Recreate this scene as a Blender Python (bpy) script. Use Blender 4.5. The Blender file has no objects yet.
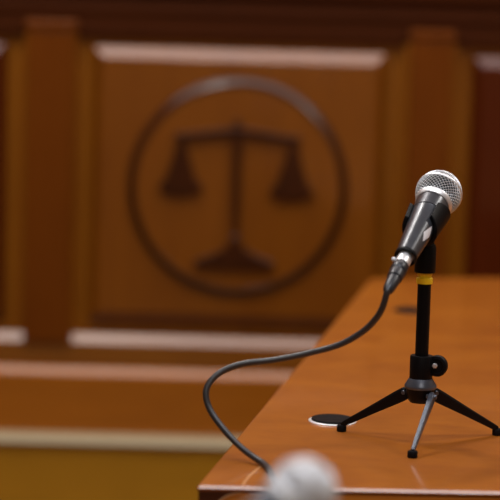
import bpy, bmesh, math
from mathutils import Vector, Matrix, Quaternion
S = bpy.context.scene
COL = S.collection
PI = math.pi

# ---------------------------------------------------------------- camera
CZ = 1.21; PITCH = .119; ROLL = .028
cd = bpy.data.cameras.new('camera'); cam = bpy.data.objects.new('camera', cd); COL.objects.link(cam); S.camera = cam
cd.sensor_width = 36; cd.lens = 144; cd.clip_start = .05
fwd = Vector((0, math.cos(PITCH), -math.sin(PITCH))); up0 = Vector((0, math.sin(PITCH), math.cos(PITCH))); rt0 = Vector((1, 0, 0))
rt = rt0*math.cos(ROLL) + up0*math.sin(ROLL); up = -rt0*math.sin(ROLL) + up0*math.cos(ROLL)
m = Matrix((rt, up, -fwd)).transposed().to_4x4(); m.translation = (0, 0, CZ); cam.matrix_world = m
cd.dof.use_dof = True; cd.dof.focus_distance = 2.19; cd.dof.aperture_fstop = 4.0

# ---------------------------------------------------------------- world, lights, exposure
W = bpy.data.worlds.new('world'); S.world = W; W.use_nodes = True
W.node_tree.nodes['Background'].inputs[0].default_value = (1, .93, .85, 1)
W.node_tree.nodes['Background'].inputs[1].default_value = .03
def area(name, loc, sx, sy, power, col=(1, .95, .9), target=None):
    d = bpy.data.lights.new(name, 'AREA'); d.shape = 'RECTANGLE'; d.size = sx; d.size_y = sy; d.energy = power; d.color = col
    o = bpy.data.objects.new(name, d); COL.objects.link(o); o.location = loc
    if target is not None:
        o.rotation_euler = (Vector(target) - Vector(loc)).to_track_quat('-Z', 'Y').to_euler()
    return o
area('ceiling_lamp_over_wall', (0, 3.60, 2.93), 3.6, .70, 37, (1, .90, .88))
area('ceiling_lamp_back_left', (-.6, 3.0, 2.93), .3, .3, 24, (1, .94, .86))
area('ceiling_lamp_back_right', (2.1, 2.8, 2.93), .3, .3, 26, (1, .94, .86))
area('ceiling_lamp_mid', (.2, 1.38, 2.93), 1.8, .5, 32, (.95, .95, 1))
area('front_fill_lamp', (.3, -1.0, 2.93), 1.4, .6, 28, (1, .92, .82))  # fill added to brighten the wall face, cone and front leg
S.view_settings.view_transform = 'Standard'; S.view_settings.look = 'None'
S.view_settings.gamma = 1; S.view_settings.use_curve_mapping = False
S.view_settings.exposure = 0.0

# ---------------------------------------------------------------- materials
def mat(name, col, rough=.5, metal=0, spec=.5, coat=0):
    M = bpy.data.materials.new(name); M.use_nodes = True
    b = M.node_tree.nodes['Principled BSDF']
    b.inputs['Base Color'].default_value = (*col, 1); b.inputs['Roughness'].default_value = rough
    b.inputs['Metallic'].default_value = metal; b.inputs['Specular IOR Level'].default_value = spec
    b.inputs['Coat Weight'].default_value = coat
    nt = M.node_tree                                       # fine wear so that no surface is perfectly even
    tc = nt.nodes.new('ShaderNodeTexCoord'); n = nt.nodes.new('ShaderNodeTexNoise'); n.inputs['Scale'].default_value = 90
    mr = nt.nodes.new('ShaderNodeMapRange'); mr.inputs[3].default_value = rough*.85; mr.inputs[4].default_value = min(1, rough*1.15)
    nt.links.new(tc.outputs['Object'], n.inputs['Vector']); nt.links.new(n.outputs[0], mr.inputs[0]); nt.links.new(mr.outputs[0], b.inputs['Roughness'])
    return M
def wood(name, c0, c1, rough=.3, scale=(3, 3, 30), spec=.5, coat=0, fig=1.0, coat_rough=.1):
    M = bpy.data.materials.new(name); M.use_nodes = True; nt = M.node_tree; N = nt.nodes; L = nt.links
    b = N['Principled BSDF']; b.inputs['Roughness'].default_value = rough; b.inputs['Specular IOR Level'].default_value = spec
    b.inputs['Coat Weight'].default_value = coat; b.inputs['Coat Roughness'].default_value = coat_rough
    tc = N.new('ShaderNodeTexCoord'); mp = N.new('ShaderNodeMapping'); mp.inputs['Scale'].default_value = scale
    L.new(tc.outputs['Object'], mp.inputs['Vector'])
    n1 = N.new('ShaderNodeTexNoise'); n1.inputs['Scale'].default_value = 1.6; n1.inputs['Detail'].default_value = 6; n1.inputs['Distortion'].default_value = 1.2
    n2 = N.new('ShaderNodeTexNoise'); n2.inputs['Scale'].default_value = 9; n2.inputs['Detail'].default_value = 8; n2.inputs['Roughness'].default_value = .65
    L.new(mp.outputs[0], n1.inputs['Vector']); L.new(mp.outputs[0], n2.inputs['Vector'])
    mx = N.new('ShaderNodeMix'); mx.inputs[0].default_value = .4
    L.new(n1.outputs[0], mx.inputs[2]); L.new(n2.outputs[0], mx.inputs[3])
    cr = N.new('ShaderNodeValToRGB'); e = cr.color_ramp.elements
    e[0].position = .5 - .2/fig; e[0].color = (*c0, 1); e[1].position = .5 + .2/fig; e[1].color = (*c1, 1)
    L.new(mx.outputs[0], cr.inputs[0]); L.new(cr.outputs[0], b.inputs['Base Color'])
    return M
M_TOP = wood('cherry_veneer_top', (.28, .074, .003), (.41, .128, .007), .42, (4, 7, 4), .35, .65, 1.1, .07)
M_FASC = wood('cherry_front', (.52, .16, .016), (.68, .24, .03), .35, (2, 5, 9), .5, .3)
M_DKFASC = wood('dark_cherry_front', (.055, .012, .004), (.09, .02, .006), .35, (2, 5, 9))
M_PALEWOOD = wood('pale_strip_wood', (.50, .24, .10), (.62, .32, .15), .3, (9, 9, 9))
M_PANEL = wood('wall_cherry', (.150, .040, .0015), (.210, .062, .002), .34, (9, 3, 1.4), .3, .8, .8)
M_FRAME = wood('wall_frame_cherry', (.20, .060, .002), (.27, .088, .003), .34, (9, 3, 1.4), .3, .15, .8)
M_RAIL = wood('wall_rail_cherry', (.28, .082, .003), (.38, .117, .005), .33, (1.4, 3, 9), .4, .55, .8)  # frontal light on the low wall partly put into this lighter wood colour
M_SILL = wood('sill_cherry', (.18, .054, .003), (.24, .080, .004), .33, (1.4, 3, 9), .5, .8, .8)
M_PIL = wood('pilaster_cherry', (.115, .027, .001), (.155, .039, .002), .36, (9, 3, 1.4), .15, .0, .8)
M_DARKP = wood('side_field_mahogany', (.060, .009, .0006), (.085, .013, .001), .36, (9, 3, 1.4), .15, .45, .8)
M_FRIEZE = wood('frieze_dark_wood', (.036, .0075, .0008), (.056, .012, .001), .6, (1.4, 3, 9), .08, .0, .8)  # darker wood colour for the top rail and trims
M_EMB = wood('emblem_dark_wood', (.030, .007, .001), (.05, .011, .0015), .3, (6, 6, 6), .35, .05)
M_OCHRE = wood('ochre_plinth_wood', (.34, .155, .004), (.44, .205, .006), .4, (2, 3, 6), .5, .1, .8)  # ochre wood, lightened to carry frontal light in its colour
M_PALE = mat('pale_stone_ledge', (.40, .34, .21), .4)
M_WHITEW = mat('painted_wall', (.26, .17, .10), .8)
M_CEIL = mat('painted_ceiling', (.45, .40, .34), .9)
M_FLOOR = wood('floor_boards', (.16, .08, .03), (.24, .12, .05), .4, (2, 8, 3))
M_BLACK = mat('black_plastic', (.003, .003, .004), .5, 0, .14)
M_BLKMET = mat('black_painted_metal', (.003, .003, .004), .38, 0, .18)
M_GREYMET = mat('gunmetal_grey', (.115, .13, .165), .32, .6)
M_RUB = mat('black_rubber', (.004, .004, .005), .6, 0, .12)
M_HANDLE = mat('dark_grey_enamel', (.055, .060, .072), .30, .4, .6)
M_SILVER = mat('brushed_silver', (.80, .82, .85), .42, .75)
M_WIRE = mat('nickel_wire_mesh', (.88, .91, .94), .45, .55)
M_FOAM = mat('dark_foam', (.010, .018, .028), .9)
M_LIGHTFOAM = mat('brightened_foam', (.84, .86, .90), .9)  # copy of the foam with the near head's brightness put into its colour
M_YELLOW = mat('yellow_plastic', (.90, .62, .012), .4)
M_WHITE = mat('white_mark', (.75, .76, .80), .4)
M_CABLE = mat('grey_black_cable_rubber', (.028, .026, .028), .42, 0, .6)
M_PLUG = mat('plug_grey', (.022, .025, .032), .36, .3, .5)

# ---------------------------------------------------------------- helpers
def obj(name, bm, m, parent=None, smooth=False, bevel=0, seg=2):
    me = bpy.data.meshes.new(name)
    bmesh.ops.recalc_face_normals(bm, faces=bm.faces)
    bm.to_mesh(me); bm.free(); me.materials.append(m)
    o = bpy.data.objects.new(name, me); COL.objects.link(o)
    if parent: o.parent = parent
    if smooth:
        for p in me.polygons: p.use_smooth = True
    if smooth == 'auto':
        bm2 = bmesh.new(); bm2.from_mesh(me)
        for e in bm2.edges:
            if len(e.link_faces) == 2 and e.calc_face_angle(0) > .6: e.smooth = False
        bm2.to_mesh(me); bm2.free()
    if bevel:
        b = o.modifiers.new('bevel', 'BEVEL'); b.width = bevel; b.segments = seg; b.limit_method = 'ANGLE'; b.harden_normals = False
    return o
def empty(name, loc, label, cat, group=None):
    o = bpy.data.objects.new(name, None); COL.objects.link(o); o.location = loc; o.empty_display_size = .05
    tag(o, label, cat, group); return o
def tag(o, label, cat, group=None):
    o['label'] = label; o['category'] = cat
    if group: o['group'] = group
def struct(o, label=None):
    o['kind'] = 'structure'
    if label: o['label'] = label
    return o
def box(bm, x0, x1, y0, y1, z0, z1):
    v = [bm.verts.new((x, y, z)) for x in (x0, x1) for y in (y0, y1) for z in (z0, z1)]
    for f in ((0, 1, 3, 2), (4, 6, 7, 5), (0, 4, 5, 1), (2, 3, 7, 6), (0, 2, 6, 4), (1, 5, 7, 3)):
        bm.faces.new([v[i] for i in f])
def B(*a):
    bm = bmesh.new(); box(bm, *a); return bm
def prism(bm, pts, h0, h1, axis='Y'):
    """outline pts (a,b) extruded between h0 and h1 along the axis"""
    def P(a, b, h): return {'Y': (a, h, b), 'Z': (a, b, h), 'X': (h, a, b)}[axis]
    lo = [bm.verts.new(P(a, b, h0)) for a, b in pts]; hi = [bm.verts.new(P(a, b, h1)) for a, b in pts]
    bm.faces.new(lo); bm.faces.new(hi[::-1]); n = len(pts)
    for i in range(n): bm.faces.new((lo[i], lo[(i+1) % n], hi[(i+1) % n], hi[i]))
def lathe(bm, prof, n=40, mtx=None):
    """profile (r, t) around local Z, closed at both ends by its own r=0 points or left open"""
    rings = []
    for r, t in prof:
        if r < 1e-6: rings.append([bm.verts.new((0, 0, t))])
        else: rings.append([bm.verts.new((r*math.cos(2*PI*i/n), r*math.sin(2*PI*i/n), t)) for i in range(n)])
    for a, b in zip(rings, rings[1:]):
        for i in range(n):
            j = (i+1) % n
            if len(a) == 1 and len(b) == 1: continue
            if len(a) == 1: bm.faces.new((a[0], b[i], b[j]))
            elif len(b) == 1: bm.faces.new((a[i], a[j], b[0]))
            else: bm.faces.new((a[i], a[j], b[j], b[i]))
    if mtx is not None: bmesh.ops.transform(bm, matrix=mtx, verts=[v for rg in rings for v in rg])
def frame(zdir, origin=(0, 0, 0), xhint=(1, 0, 0)):
    z = Vector(zdir).normalized(); x = Vector(xhint); x = (x - x.dot(z)*z).normalized(); y = z.cross(x)
    m = Matrix((x, y, z)).transposed().to_4x4(); m.translation = Vector(origin); return m
def catmull(P, k=10):
    P = [Vector(p) for p in P]; Q = [2*P[0]-P[1]] + P + [2*P[-1]-P[-2]]; out = []
    for i in range(1, len(Q)-2):
        a, b, c, d = Q[i-1:i+3]
        for s in range(k):
            t = s/k
            out.append(.5*((2*b) + (c-a)*t + (2*a-5*b+4*c-d)*t*t + (3*b-a-3*c+d)*t**3))
    out.append(P[-1]); return out
def tube(bm, P, r, n=14):
    prev = None; x = None
    for i, p in enumerate(P):
        d = (P[min(i+1, len(P)-1)] - P[max(i-1, 0)]).normalized()
        if x is None: x = d.orthogonal().normalized()
        x = (x - x.dot(d)*d).normalized(); y = d.cross(x)
        rr = r(i/(len(P)-1)) if callable(r) else r
        ring = [bm.verts.new(p + rr*(math.cos(2*PI*j/n)*x + math.sin(2*PI*j/n)*y)) for j in range(n)]
        if prev: 
            for j in range(n): bm.faces.new((prev[j], prev[(j+1) % n], ring[(j+1) % n], ring[j]))
        else: bm.faces.new(ring[::-1])
        prev = ring
    bm.faces.new(prev)

# ---------------------------------------------------------------- room shell
RX = 2.6; RY0 = -2.2; RY1 = 4.2; RZ = 3.0
struct(obj('floor', B(-RX-.1, RX+.1, RY0-.1, RY1+.25, -.1, 0), M_FLOOR))
struct(obj('ceiling', B(-RX-.1, RX+.1, RY0-.1, RY1+.25, RZ, RZ+.1), M_CEIL))
struct(obj('wall_left', B(-RX-.1, -RX, RY0-.1, RY1+.25, 0, RZ), M_WHITEW))
struct(obj('wall_right', B(RX, RX+.1, RY0-.1, RY1+.25, 0, RZ), M_WHITEW))
struct(obj('wall_front', B(-RX, RX, RY0-.1, RY0, 0, RZ), M_WHITEW))

# panelled wall behind the desk. zz(z, Y): heights read on the plane y = 4.2 carried to plane Y
def zz(z, Y): return CZ - (CZ - z)*Y/4.2
YB = 4.215                 # recess plane
YF = 4.197                 # front of stiles and rails
YP = 4.172                 # front of pilasters
YL = 4.165                 # front of the low rail
wall = struct(obj('wall_back', B(-RX, RX, YB, YB+.2, 0, RZ), M_FRAME))
CP = -.030; PW = .795       # centre of the emblem panel, spacing of the panels
SILL0, SILL1 = zz(.500, 4.18), zz(.500, 4.18) + .016
OT = zz(1.150, YF)          # top of the openings
cx = [CP + k*PW for k in (-3, -2, -1, 0, 1, 2, 3)]
HW = .341                   # half width of an opening
# stiles between openings, one piece each, and the rails
bm = bmesh.new(); box(bm, -RX, RX, YF, YB, OT, zz(1.30, YF)); obj('top_rail', bm, M_FRIEZE, wall, bevel=.003)
bm = bmesh.new()
prism(bm, [(YB, zz(.44, YF)), (4.180, zz(.44, YF)), (4.180, SILL0), (4.194, SILL1), (YB, SILL1)], -RX, RX, 'X'); obj('sill_rail', bm, M_SILL, wall)
for i in range(-3, 3):
    a = CP + i*PW + HW; b = CP + (i+1)*PW - HW
    bm = bmesh.new(); box(bm, a, b, YF, YB+.001, SILL0-.01, OT+.005); obj('stile', bm, M_FRAME, wall, bevel=.004)
    c = (a+b)/2 + (.003 if i == -1 else 0); ph = .051 if i == -1 else .044
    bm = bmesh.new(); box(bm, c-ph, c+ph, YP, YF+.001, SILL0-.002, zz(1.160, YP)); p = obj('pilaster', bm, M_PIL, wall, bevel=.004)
    bm = bmesh.new(); box(bm, c-ph-.003, c+ph+.003, YP-.004, YF+.001, zz(1.1601, YP), zz(1.180, YP)); obj('capital', bm, M_PIL, p, bevel=.004)
# raised fields with mitred bevels
def field(c, m):
    x0, x1, z0, z1 = c-.309, c+.305, zz(.548, YB), zz(1.130, YB); w = .020; h = .026; wz = .024; e = .008
    bm = bmesh.new()
    q = [bm.verts.new(p) for p in ((x0, YB+.001, z0), (x1, YB+.001, z0), (x1, YB+.001, z1), (x0, YB+.001, z1))]
    o = [bm.verts.new(p) for p in ((x0, YB-e, z0), (x1, YB-e, z0), (x1, YB-e, z1), (x0, YB-e, z1))]
    f = [bm.verts.new(p) for p in ((x0+w, YB-h, z0+wz), (x1-w, YB-h, z0+wz), (x1-w, YB-h, z1-wz), (x0+w, YB-h, z1-wz))]
    for i in range(4): bm.faces.new((q[i], q[(i+1) % 4], o[(i+1) % 4], o[i]))
    o_, o = o, q
    bm.faces.new(o); bm.faces.new(f[::-1]); o = o_
    for i in range(4): bm.faces.new((o[i], o[(i+1) % 4], f[(i+1) % 4], f[i]))
    return obj('raised_panel', bm, m, wall, bevel=.002)
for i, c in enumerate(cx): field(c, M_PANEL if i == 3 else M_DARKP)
# frieze and dark line above, upper wainscot
struct(obj('trim_1', B(-RX, RX, YF-.004, YB+.001, zz(1.196, YL), zz(1.216, YL)), M_FRIEZE, bevel=.004))
struct(obj('trim_2', B(-RX, RX, YF-.010, YB+.001, zz(1.235, YL), zz(1.28, YL)), M_FRIEZE, bevel=.006))
# low rail with bevelled top, pale ledge, ochre plinth
bm = bmesh.new(); prism(bm, [(YB, zz(.20, YL)), (YL, zz(.20, YL)), (YL, zz(.430, YL)), (YL+.014, zz(.430, YL)+.014), (YB, zz(.430, YL)+.014)], -RX, RX, 'X')
struct(obj('trim_3', bm, M_RAIL, bevel=.003))
bm = bmesh.new(); prism(bm, [(YB, zz(.2795, 4.12)), (4.112, zz(.2795, 4.12)), (4.112, zz(.285, 4.12)), (4.126, zz(.300, 4.15)), (YB, zz(.300, 4.15))], -RX, RX, 'X')
struct(obj('trim_4', bm, M_PALE, bevel=.002))
struct(obj('baseboard_back', B(-RX, RX, 4.122, YB, 0, zz(.2793, 4.12)), M_OCHRE))

# ---------------------------------------------------------------- emblem
PY = YB - .026              # face of the raised field
EY = PY - .011              # face of the medallion
emb_c = Vector((-.0295, EY, .8405))
emb = empty('scales_of_justice_emblem', emb_c, 'round carved dark wood emblem of a balance scale on the centre wall panel', 'emblem')
def eobj(name, bm, m, parent, **k):
    for v in bm.verts: v.co -= emb_c
    return obj(name, bm, m, parent, **k)
FR_ = Matrix.Translation(emb_c) @ Matrix.Rotation(PI/2, 4, 'X')      # local z towards the room
bm = bmesh.new(); lathe(bm, [(0, -.011), (.214, -.011), (.214, 0), (0, 0)], 96, FR_); eobj('medallion', bm, M_PANEL, emb, smooth='auto')
bm = bmesh.new(); lathe(bm, [(.2130, 0), (.2140, .0020), (.2165, .0025), (.2205, .0005), (.2270, -.0050), (.2310, -.0092), (.2320, -.011), (.2132, -.0108), (.2130, 0)], 96, FR_)
eobj('ring', bm, M_EMB, emb, smooth='auto')  # shade of the bevelled edge put in as dark wood colour
y0, y1 = EY-.012, EY+.002
bm = bmesh.new()       # turned pillar with finial
px = -.0325
prof = [(.0085, .70), (.0075, .78), (.009, .80), (.0085, .90), (.0105, .935), (.0095, .955), (.011, .965), (.008, .975), (.004, .986)]
prism(bm, [(px-r, z) for r, z in prof] + [(px+r, z) for r, z in prof[::-1]], y0, y1); eobj('pillar', bm, M_EMB, emb, bevel=.003)
bm = bmesh.new()       # flared foot
ft = [(.009, .735), (.012, .722), (.020, .708), (.038, .697), (.060, .688), (.083, .680), (.085, .668)]
ft = [(r, z+.007) for r, z in ft]
prism(bm, [(px-r, z) for r, z in ft] + [(px+r, z) for r, z in ft[::-1]], y0-.002, y1); eobj('foot', bm, M_EMB, emb, bevel=.003)
bm = bmesh.new()       # bowed beam with curled tips
N = 16; t_ = []; b_ = []
for i in range(N+1):
    u = -1 + 2*i/N; x = px + u*.131; zc = .9535 + .006*math.cos(u*PI) * (1 if abs(u) < 1 else 1)
    h = .0065 - .002*abs(u); t_.append((x, zc+h)); b_.append((x, zc-h))
prism(bm, t_ + b_[::-1], y0-.001, y1); eobj('beam', bm, M_EMB, emb, bevel=.002)
for s in (-1, 1):
    ax = px + s*.1165
    bm = bmesh.new(); up_ = .0165 if s < 0 else .0115
    pts = [(ax-.005, .950), (ax+.005, .950), (ax+.018, .895), (ax+.032, .845), (ax+.047, .828), (ax+.040, .816), (ax+.020, .809),
           (ax-.020, .809), (ax-.040, .816), (ax-.047, .828), (ax-.032, .845), (ax-.018, .895)]
    pts = [(x, .952 - (.952 - z)*(1 - up_/.14)) for x, z in pts]
    prism(bm, pts, y0, y1); eobj('pan', bm, M_EMB, emb, bevel=.003)

# ---------------------------------------------------------------- desk
TZ = .75
FL, FR = (-.0461, 1.904), (1.20, 1.944)
BL, BR = (.2120, 3.480), (1.30, 3.760)
desk = empty('desk', (.6, 2.7, 0), 'polished orange-brown cherry wood desk carrying the tripod microphone', 'desk')
def dobj(name, bm, m, parent=desk, **k):
    for v in bm.verts: v.co -= Vector((.6, 2.7, 0))
    return obj(name, bm, m, parent, **k)
bm = bmesh.new(); prism(bm, [FL, FR, BR, BL], TZ-.006, TZ, 'Z')
top = dobj('desktop', bm, M_TOP, bevel=.0026, seg=1)
def inset(p, dx, dy): return (p[0]+dx, p[1]+dy)
bm = bmesh.new(); prism(bm, [inset(FL, .0025, .003), inset(FR, -.02, .003), inset(BR, -.02, -.02), inset(BL, .004, -.02)], 0, TZ-.006, 'Z')
body = dobj('carcass', bm, M_DKFASC)
# lighter arched front board with a thin pale edge bead
sl = (FR[1]-FL[1])/(FR[0]-FL[0])
def front_strip(outline, d0, d1):
    bm = bmesh.new(); v0 = []; v1 = []
    for x, z in outline:
        y = FL[1] + .003 + sl*(x-FL[0]); v0.append(bm.verts.new((x, y-d0, z))); v1.append(bm.verts.new((x, y-d1, z)))
    bm.faces.new(v0); bm.faces.new(v1[::-1]); n = len(v0)
    for i in range(n): bm.faces.new((v0[i], v0[(i+1) % n], v1[(i+1) % n], v1[i]))
    return bm
arc = [(-.0020 - .034*math.sin(t*PI/2/10)**1.0, TZ-.0065 - .045*(1-math.cos(t*PI/2/10))) for t in range(11)]
bo = [(1.15, TZ-.0065)] + arc + [(-.036, .12), (1.15, .12)]
dobj('front_board', front_strip(bo, .0020, -.004), M_FASC)
arc2 = [(x-.0022, z) for x, z in arc]
dobj('edge_bead', front_strip(arc + arc2[::-1], .0034, -.003), M_PALEWOOD)
# thin curved pale strip on the top running in from the front edge
P = catmull([(.0200, 2.006, 0), (.0150, 1.988, 0), (.0083, 1.962, 0), (.0035, 1.940, 0), (-.0006, 1.912, 0)], 8)
bm = bmesh.new(); prev = None
for i, p in enumerate(P):
    d = (P[min(i+1, len(P)-1)] - P[max(i-1, 0)]).normalized(); nrm = Vector((-d.y, d.x, 0))*.0012
    q = (bm.verts.new((p.x+nrm.x, p.y+nrm.y, TZ+.0001)), bm.verts.new((p.x-nrm.x, p.y-nrm.y, TZ+.0001)))
    if prev: bm.faces.new((prev[0], prev[1], q[1], q[0]))
    prev = q
dobj('curved_strip', bm, M_PALEWOOD)

# ---------------------------------------------------------------- grommets
def grommet(x, y, label, rim):
    g = empty('cable_grommet', (x, y, TZ), label, 'cable grommet', 'cable grommets in the desktop')
    bm = bmesh.new(); lathe(bm, [(.0225, 0), (.0272, 0), (.0276, .0006), (.0268, .0013), (.0240, .0015), (.0225, .0012), (.0225, 0)], 56); obj('rim', bm, rim, g, smooth='auto')
    bm = bmesh.new(); lathe(bm, [(0, .0002), (.0238, .0002), (.0240, .0030), (.0232, .0037), (.0215, .0033), (0, .0031)], 56); obj('cap', bm, M_RUB, g, smooth='auto')
    return g
grommet(.0990, 2.233, 'round black cable grommet with silver rim under the left tripod foot', M_SILVER)
grommet(.2549, 3.101, 'blurred black cable grommet at the far end of the desk behind the pole', M_RUB)

# ---------------------------------------------------------------- tripod stand
SX, SY = .189, 2.137
st = empty('tripod_microphone_stand', (SX, SY, TZ), 'black tabletop tripod stand with yellow ring, holding the grey microphone', 'microphone stand')
def L(prof, n=40, at=(0, 0, 0), z=(0, 0, 1)):
    bm = bmesh.new(); lathe(bm, prof, n, frame(z, at)); return bm
h = lambda z: z - TZ
obj('pole', L([(0, h(.800)), (.0073, h(.800)), (.0073, h(.9235)), (0, h(.9235))]), M_BLKMET, st, smooth='auto')
yr = obj('yellow_ring', L([(0, h(.9235)), (.0086, h(.9235)), (.0088, h(.9245)), (.0088, h(.9295)), (.0074, h(.9305)), (.0074, h(.932)), (.0082, h(.933)), (.0082, h(.9355)), (0, h(.9355))]), M_YELLOW, st, smooth='auto')
yr['label'] = 'yellow plastic ring under the clip'
obj('clamp_collar', L([(0, h(.8195)), (.0122, h(.8195)), (.0125, h(.8205)), (.0125, h(.8435)), (.0118, h(.8450)), (0, h(.8450))]), M_BLACK, st, smooth='auto')
cn = obj('cone', L([(0, h(.8090)), (.0170, h(.8090)), (.0176, h(.8105)), (.0174, h(.8125)), (.0128, h(.8200)), (0, h(.8200))]), M_GREYMET, st, smooth='auto')
cn['label'] = 'grey metal cone above the leg hub'
obj('hub', L([(0, h(.7935)), (.0110, h(.7935)), (.0135, h(.7965)), (.0155, h(.8030)), (.0158, h(.8090)), (0, h(.8090))]), M_BLKMET, st, smooth='auto')
bm = bmesh.new(); box(bm, .008, .0225, -.0055, .0045, h(.8255), h(.8405)); lug = obj('clamp_lug', bm, M_BLACK, st, bevel=.0015)
kz = Vector((-.30, -.95, .03)).normalized(); kc = Vector((.0172, -.002, h(.8345)))
kn = obj('knob', L([(0, -.0035), (.0098, -.0035), (.0114, -.002), (.0118, .0035), (.0108, .0055), (.008, .0062), (.0075, .0048), (0, .0048)], 32, kc, kz), M_BLACK, st, smooth='auto')
sc = obj('screw', L([(0, .004), (.0030, .004), (.0030, .0066), (.0022, .0074), (0, .0074)], 6, kc + Vector((-.0016, 0, .0004)), kz), M_SILVER, kn)
sc['label'] = 'silver screw in the knob'
for ang, rad, w in ((153, .0920, 1), (261, .0820, 1), (26, .1010, 1)):
    a = math.radians(ang); d = Vector((math.cos(a), math.sin(a), 0)); tn = Vector((-d.y, d.x, 0))
    p0 = (d*.0130 if ang != 261 else Vector((.0125, -.0110, 0))) + Vector((0, 0, h(.8045))); p1 = d*rad + Vector((0, 0, .0078))
    if ang == 261: tn = Vector(((p1-p0).y, -(p1-p0).x, 0)).normalized()*-1
    ax = (p1-p0).normalized(); nn = tn.cross(ax).normalized()
    if nn.z < 0: nn = -nn
    bm = bmesh.new(); secs = []; kw = .72 if ang == 261 else 1
    for t, wd, hu, hd in ((0, .0032, .0045, .0050), (.05, .0046, .0066, .0074), (.16, .0044, .0064, .0074), (.55, .0038, .0044, .0052), (.96, .0031, .0027, .0034), (1, .0026, .0020, .0026)):
        c = p0.lerp(p1, t); wd *= kw; hu *= kw; hd *= kw
        ring = [c + tn*wd - nn*hd, c + tn*wd + nn*hu*.6, c + tn*wd*.7 + nn*hu, c - tn*wd*.7 + nn*hu, c - tn*wd + nn*hu*.6, c - tn*wd - nn*hd,
                c - tn*wd*.55 - nn*hd, c - tn*wd*.55 - nn*hd*.3, c + tn*wd*.55 - nn*hd*.3, c + tn*wd*.55 - nn*hd]     # channel, open below
        secs.append([bm.verts.new(q) for q in ring])
    for s0, s1 in zip(secs, secs[1:]):
        for j in range(10): bm.faces.new((s0[j], s0[(j+1) % 10], s1[(j+1) % 10], s1[j]))
    bm.faces.new(secs[0]); bm.faces.new(secs[-1][::-1])
    lg = obj('leg', bm, M_GREYMET if ang == 261 else M_BLKMET, st, bevel=.0005)  # front leg: reflected light put into its colour as grey
    if ang == 261: lg['label'] = 'front leg coloured grey for the light reflected off its face'
    obj('rubber_foot', L([(0, 0), (.0050, 0), (.0054, .0008), (.0054, .0062), (.0046, .0074), (0, .0074)], 24, d*rad), M_RUB, lg, smooth='auto')
    obj('hinge_pin', L([(0, -.0056), (.0022, -.0056), (.0026, -.0050), (.0026, .0050), (.0022, .0056), (0, .0056)], 16, p0 + ax*.005 + nn*.001, tn), M_GREYMET, lg, smooth='auto')

# ---------------------------------------------------------------- microphone (local z runs from plug to ball, origin at the ball's centre)
def make_microphone(name, label, group):
    t = empty(name, (0, 0, 0), label, 'microphone', group)
    obj('handle', L([(0, -.1200), (.0085, -.1200), (.0100, -.1195), (.0100, -.1200), (.0112, -.1200),
                     (.0122, -.108), (.0140, -.084), (.0158, -.062), (.0172, -.0445), (.0174, -.0438), (.0168, -.0434), (.0168, -.0428), (.0176, -.0423), (.0180, -.034), (.0184, -.0240), (0, -.0240)], 56), M_HANDLE, t, smooth='auto')
    obj('end_ring', L([(.0098, -.1190), (.0102, -.1224), (.0114, -.1231), (.0121, -.1219), (.0121, -.1190), (.0113, -.1180), (.0098, -.1190)], 48), M_BLACK, t, smooth='auto')
    obj('collar', L([(0, -.0245), (.0190, -.0245), (.0196, -.0238), (.0208, -.0190), (.0208, -.0180), (.0200, -.0172), (0, -.0172)], 56), M_SILVER, t, smooth='auto')
    # woven wire grille: diamond lattice turned into wires
    R = .0252; NC = 34; tmin = math.radians(-45)
    gr = None
    bm = bmesh.new(); rows = []; a = tmin; j = 0
    while a < math.radians(84):
        rad = R*math.cos(a) if a > math.radians(-25) else R*math.cos(a)
        rows.append([bm.verts.new((rad*math.cos(2*PI*(i+.5*(j % 2))/NC), rad*math.sin(2*PI*(i+.5*(j % 2))/NC), R*math.sin(a))) for i in range(NC)])
        a += max(.046, .092*math.cos(a)); j += 1
    for j in range(1, len(rows)-1):
        for i in range(NC):
            if j % 2: q = (rows[j-1][(i+1) % NC], rows[j][(i+1) % NC], rows[j+1][(i+1) % NC], rows[j][i])
            else: q = (rows[j-1][i], rows[j][(i+1) % NC], rows[j+1][i], rows[j][i])
            # diamond around column i between row j-1 and j+1
            bm.faces.new(q)
    obj_ = obj('wire_grille', bm, M_WIRE, t)
    w = obj_.modifiers.new('wire', 'WIREFRAME'); w.thickness = .0010; w.use_even_offset = False; w.use_boundary = True; w.use_replace = True
    obj('equator_band', L([(R-.0006, -.0004), (R+.0004, .0), (R+.0008, .0006), (R+.0006, .0034), (R-.0002, .0040), (R-.0008, .0036)], 64), M_SILVER, t, smooth=True)
    prof = [(0, -.0170), (.0180, -.0160)] + [((R-.0016)*math.cos(x), (R-.0016)*math.sin(x)) for x in [math.radians(-38 + 8*i) for i in range(16)]] + [(0, R-.0016)]
    obj('foam', L(prof, 40), M_FOAM, t, smooth=True)
    # white mark on the handle
    return t
def place(o, ball, axis, roll=0):
    o.matrix_world = frame(axis, ball) @ Matrix.Rotation(roll, 4, 'Z')
BALL = Vector((.2044, 2.178, 1.0176)); PLUG = Vector((.1438, 2.035, .9310))
AX = (BALL-PLUG).normalized()
mic = make_microphone('microphone', 'grey microphone with silver mesh head clipped on the black tripod stand', 'microphones')
place(mic, BALL, AX)
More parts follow.
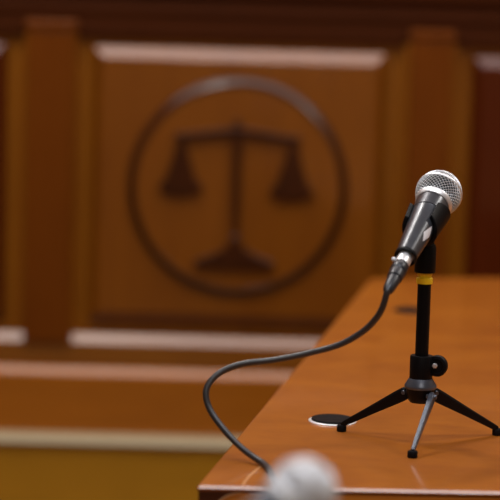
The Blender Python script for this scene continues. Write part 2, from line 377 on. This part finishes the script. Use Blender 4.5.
# white rhombus mark on the handle of the sharp microphone
def hr(t):
    K = [(-.1205, .0112), (-.108, .0122), (-.084, .0140), (-.062, .0158), (-.0445, .0172), (-.034, .0181), (-.024, .0186)]
    for (a, r0), (b, r1) in zip(K, K[1:]):
        if a <= t <= b: return r0 + (r1-r0)*(t-a)/(b-a)
    return .0186
MARK = [(-.0700, -33), (-.0870, -52), (-.0980, -32), (-.0830, -12)]
bm = bmesh.new(); c0 = Vector((0, 0, 0)); ring = []
MP = []
for (t0, a0), (t1, a1) in zip(MARK, MARK[1:] + MARK[:1]):
    for s in range(4): MP.append((t0 + (t1-t0)*s/4, a0 + (a1-a0)*s/4))
ct = sum(p[0] for p in MP)/len(MP); ca = sum(p[1] for p in MP)/len(MP)
def onh(t, a): r = hr(t) + .00025; a = math.radians(a); return (r*math.cos(a), r*math.sin(a), t)
ctr = bm.verts.new(onh(ct, ca)); rg = []
for f_ in (.5, 1): rg.append([bm.verts.new(onh(ct + (t-ct)*f_, ca + (a-ca)*f_)) for t, a in MP])
n = len(MP)
for i in range(n):
    bm.faces.new((ctr, rg[0][i], rg[0][(i+1) % n])); bm.faces.new((rg[0][i], rg[1][i], rg[1][(i+1) % n], rg[0][(i+1) % n]))
mk = obj('mark', bm, M_WHITE, mic, smooth=True); mk['label'] = 'white pointed mark on the handle'

# clip: curved cradle round the underside of the handle and a neck down to the stand
INV = Matrix.Translation(Vector((SX, SY, TZ))).inverted()
MM = frame(AX, BALL)
def cradle(t0, t1, a0, a1, th=.0034, nt=12, na=28, round_=.0):
    bm = bmesh.new(); G = []
    for i in range(nt+1):
        u = i/nt; t = t0 + (t1-t0)*u; row = []
        for k in range(na+1):
            v = k/na
            shrink = round_*abs(2*v-1)**2.5           # ends of the arms are rounded off
            tt = (t0+t1)/2 + (t - (t0+t1)/2)*(1-shrink)
            a = math.radians(a0 + (a1-a0)*v); r = hr(tt) + .0003
            row.append((Vector((r*math.cos(a), r*math.sin(a), tt)), Vector(((r+th)*math.cos(a), (r+th)*math.sin(a), tt))))
        G.append(row)
    I = [[bm.verts.new(MM @ p[0]) for p in row] for row in G]; O = [[bm.verts.new(MM @ p[1]) for p in row] for row in G]
    for i in range(nt):
        for k in range(na):
            bm.faces.new((I[i][k], I[i+1][k], I[i+1][k+1], I[i][k+1])); bm.faces.new((O[i][k], O[i][k+1], O[i+1][k+1], O[i+1][k]))
        for k in (0, na): bm.faces.new((I[i][k], O[i][k], O[i+1][k], I[i+1][k]))
    for k in range(na):
        for i in (0, nt): bm.faces.new((I[i][k], I[i][k+1], O[i][k+1], O[i][k]))
    bmesh.ops.transform(bm, matrix=INV, verts=bm.verts); return bm
clip = obj('clip', cradle(-.076, -.029, -62, 206, .0046, 14, 44, .5), M_BLACK, st, smooth='auto', bevel=.0008)
bm = bmesh.new(); lathe(bm, [(0, h(.9355)), (.0110, h(.9355)), (.0114, h(.9365)), (.0114, h(.962)), (.0102, h(.966)), (0, h(.967))], 36)
obj('clip_socket', bm, M_BLACK, st, smooth='auto')
cm = (MM @ Vector((0, hr(-.06)+.0042, -.060))) - Vector((SX, SY, TZ))
bm = bmesh.new(); tube(bm, [Vector((.001, .000, h(.955))), Vector((.001, .002, h(.968))), cm*.5 + Vector((.0005, .001, h(.9665)))*.5, cm], .0085, 16)
obj('clip_neck', bm, M_BLACK, st, smooth='auto')

# ---------------------------------------------------------------- cable with its plug
cab = empty('microphone_cable', (.142, 2.035, TZ), 'black microphone cable looping from the plug over the desk edge', 'cable')
CO = Vector((.142, 2.035, TZ))
def cobj(name, bm, m, parent=cab, **k):
    for v in bm.verts: v.co -= CO
    return obj(name, bm, m, parent, **k)
pts = [PLUG + AX*.012, PLUG, PLUG - AX*.006, (.1375, 2.033, .9110), (.1310, 2.040, .8975), (.1188, 2.050, .8827), (.0966, 2.058, .8676), (.0656, 2.062, .8572), (.0293, 2.062, .8487),
       (-.0019, 2.062, .8440), (-.0226, 2.060, .8370), (-.0358, 2.055, .8270), (-.0417, 2.050, .8148), (-.0380, 2.045, .7993), (-.0260, 2.035, .7838),
       (-.0078, 2.020, .7675), (.0080, 2.008, .7576), (.0205, 1.992, .7533), (.0262, 1.960, .7531), (.0300, 1.925, .7531), (.0322, 1.9020, .7525), (.0330, 1.8965, .7440), (.0330, 1.894, .70), (.034, 1.892, .5), (.04, 1.885, .25), (.06, 1.87, .03), (.12, 1.84, .0035), (.3, 1.80, .0035)]
bm = bmesh.new(); tube(bm, catmull(pts, 10), .0034, 14); cobj('sheath', bm, M_CABLE, smooth=True)
def LP(prof, n=36):
    bm = bmesh.new(); lathe(bm, prof, n, frame(AX, BALL)); return bm
tb = -(BALL-PLUG).length
plug = cobj('plug', LP([(0, -.1362), (.0078, -.1362), (.0086, -.1375), (.0090, -.1480), (.0083, -.1492), (.0086, -.1505), (.0080, -.160), (.0071, -.1608), (.0073, -.1622), (.0060, tb-.001), (.0046, tb-.005), (0, tb-.005)]), M_PLUG, smooth='auto')
s_ = cobj('plug_shell', LP([(0, -.1195), (.0078, -.1195), (.0080, -.1262), (.0080, -.1360), (0, -.1362)]), M_SILVER, plug, smooth='auto'); s_['label'] = 'silver shell of the plug'
bm = bmesh.new(); lathe(bm, [(0, 0), (.0026, 0), (.0026, .0022), (.0018, .0032), (0, .0034)], 20, frame(AX, BALL) @ Matrix.Translation((-.0080, -.0028, -.1335)) @ Matrix.Rotation(-PI/2, 4, 'Y'))
l_ = cobj('latch', bm, M_WHITE, plug, smooth='auto'); l_['label'] = 'small white release latch'

# ---------------------------------------------------------------- near, out-of-focus microphone on its own floor stand
mic2 = mic.copy(); COL.objects.link(mic2)
for ch in list(mic.children):
    if ch.name.startswith('mark'): continue
    c = ch.copy(); COL.objects.link(c); c.parent = mic2
    if ch.name.startswith('foam'): c.data = ch.data.copy(); c.data.materials[0] = M_LIGHTFOAM
mic2['label'] = 'large blurred microphone with pale grey head in the foreground'
B2 = Vector((.0440, 1.46, .8548)); A2 = (rt*.76 + up*.46 + fwd*.42).normalized()
CP_ = Vector((0, 0, CZ)); B2 = CP_ + (B2 - CP_)*.89
place(mic2, B2, A2); mic2.scale = (.89, .89, .89)
q = B2 - A2*.076
fs = empty('floor_microphone_stand', (q.x, q.y, 0), 'black round-base floor stand under the foreground microphone', 'microphone stand')
def fobj(name, bm, m, **k): return obj(name, bm, m, fs, **k)
fobj('base', L([(0, 0), (.125, 0), (.128, .004), (.126, .012), (.05, .022), (.02, .030), (0, .030)], 48), M_BLKMET, smooth='auto')
fobj('pole', L([(0, .028), (.008, .028), (.008, q.z-.035), (0, q.z-.035)], 24), M_BLKMET, smooth='auto')
fobj('clip_socket', L([(0, q.z-.055), (.0105, q.z-.055), (.0108, q.z-.022), (.008, q.z-.0165), (0, q.z-.0165)], 24), M_BLACK, smooth='auto')
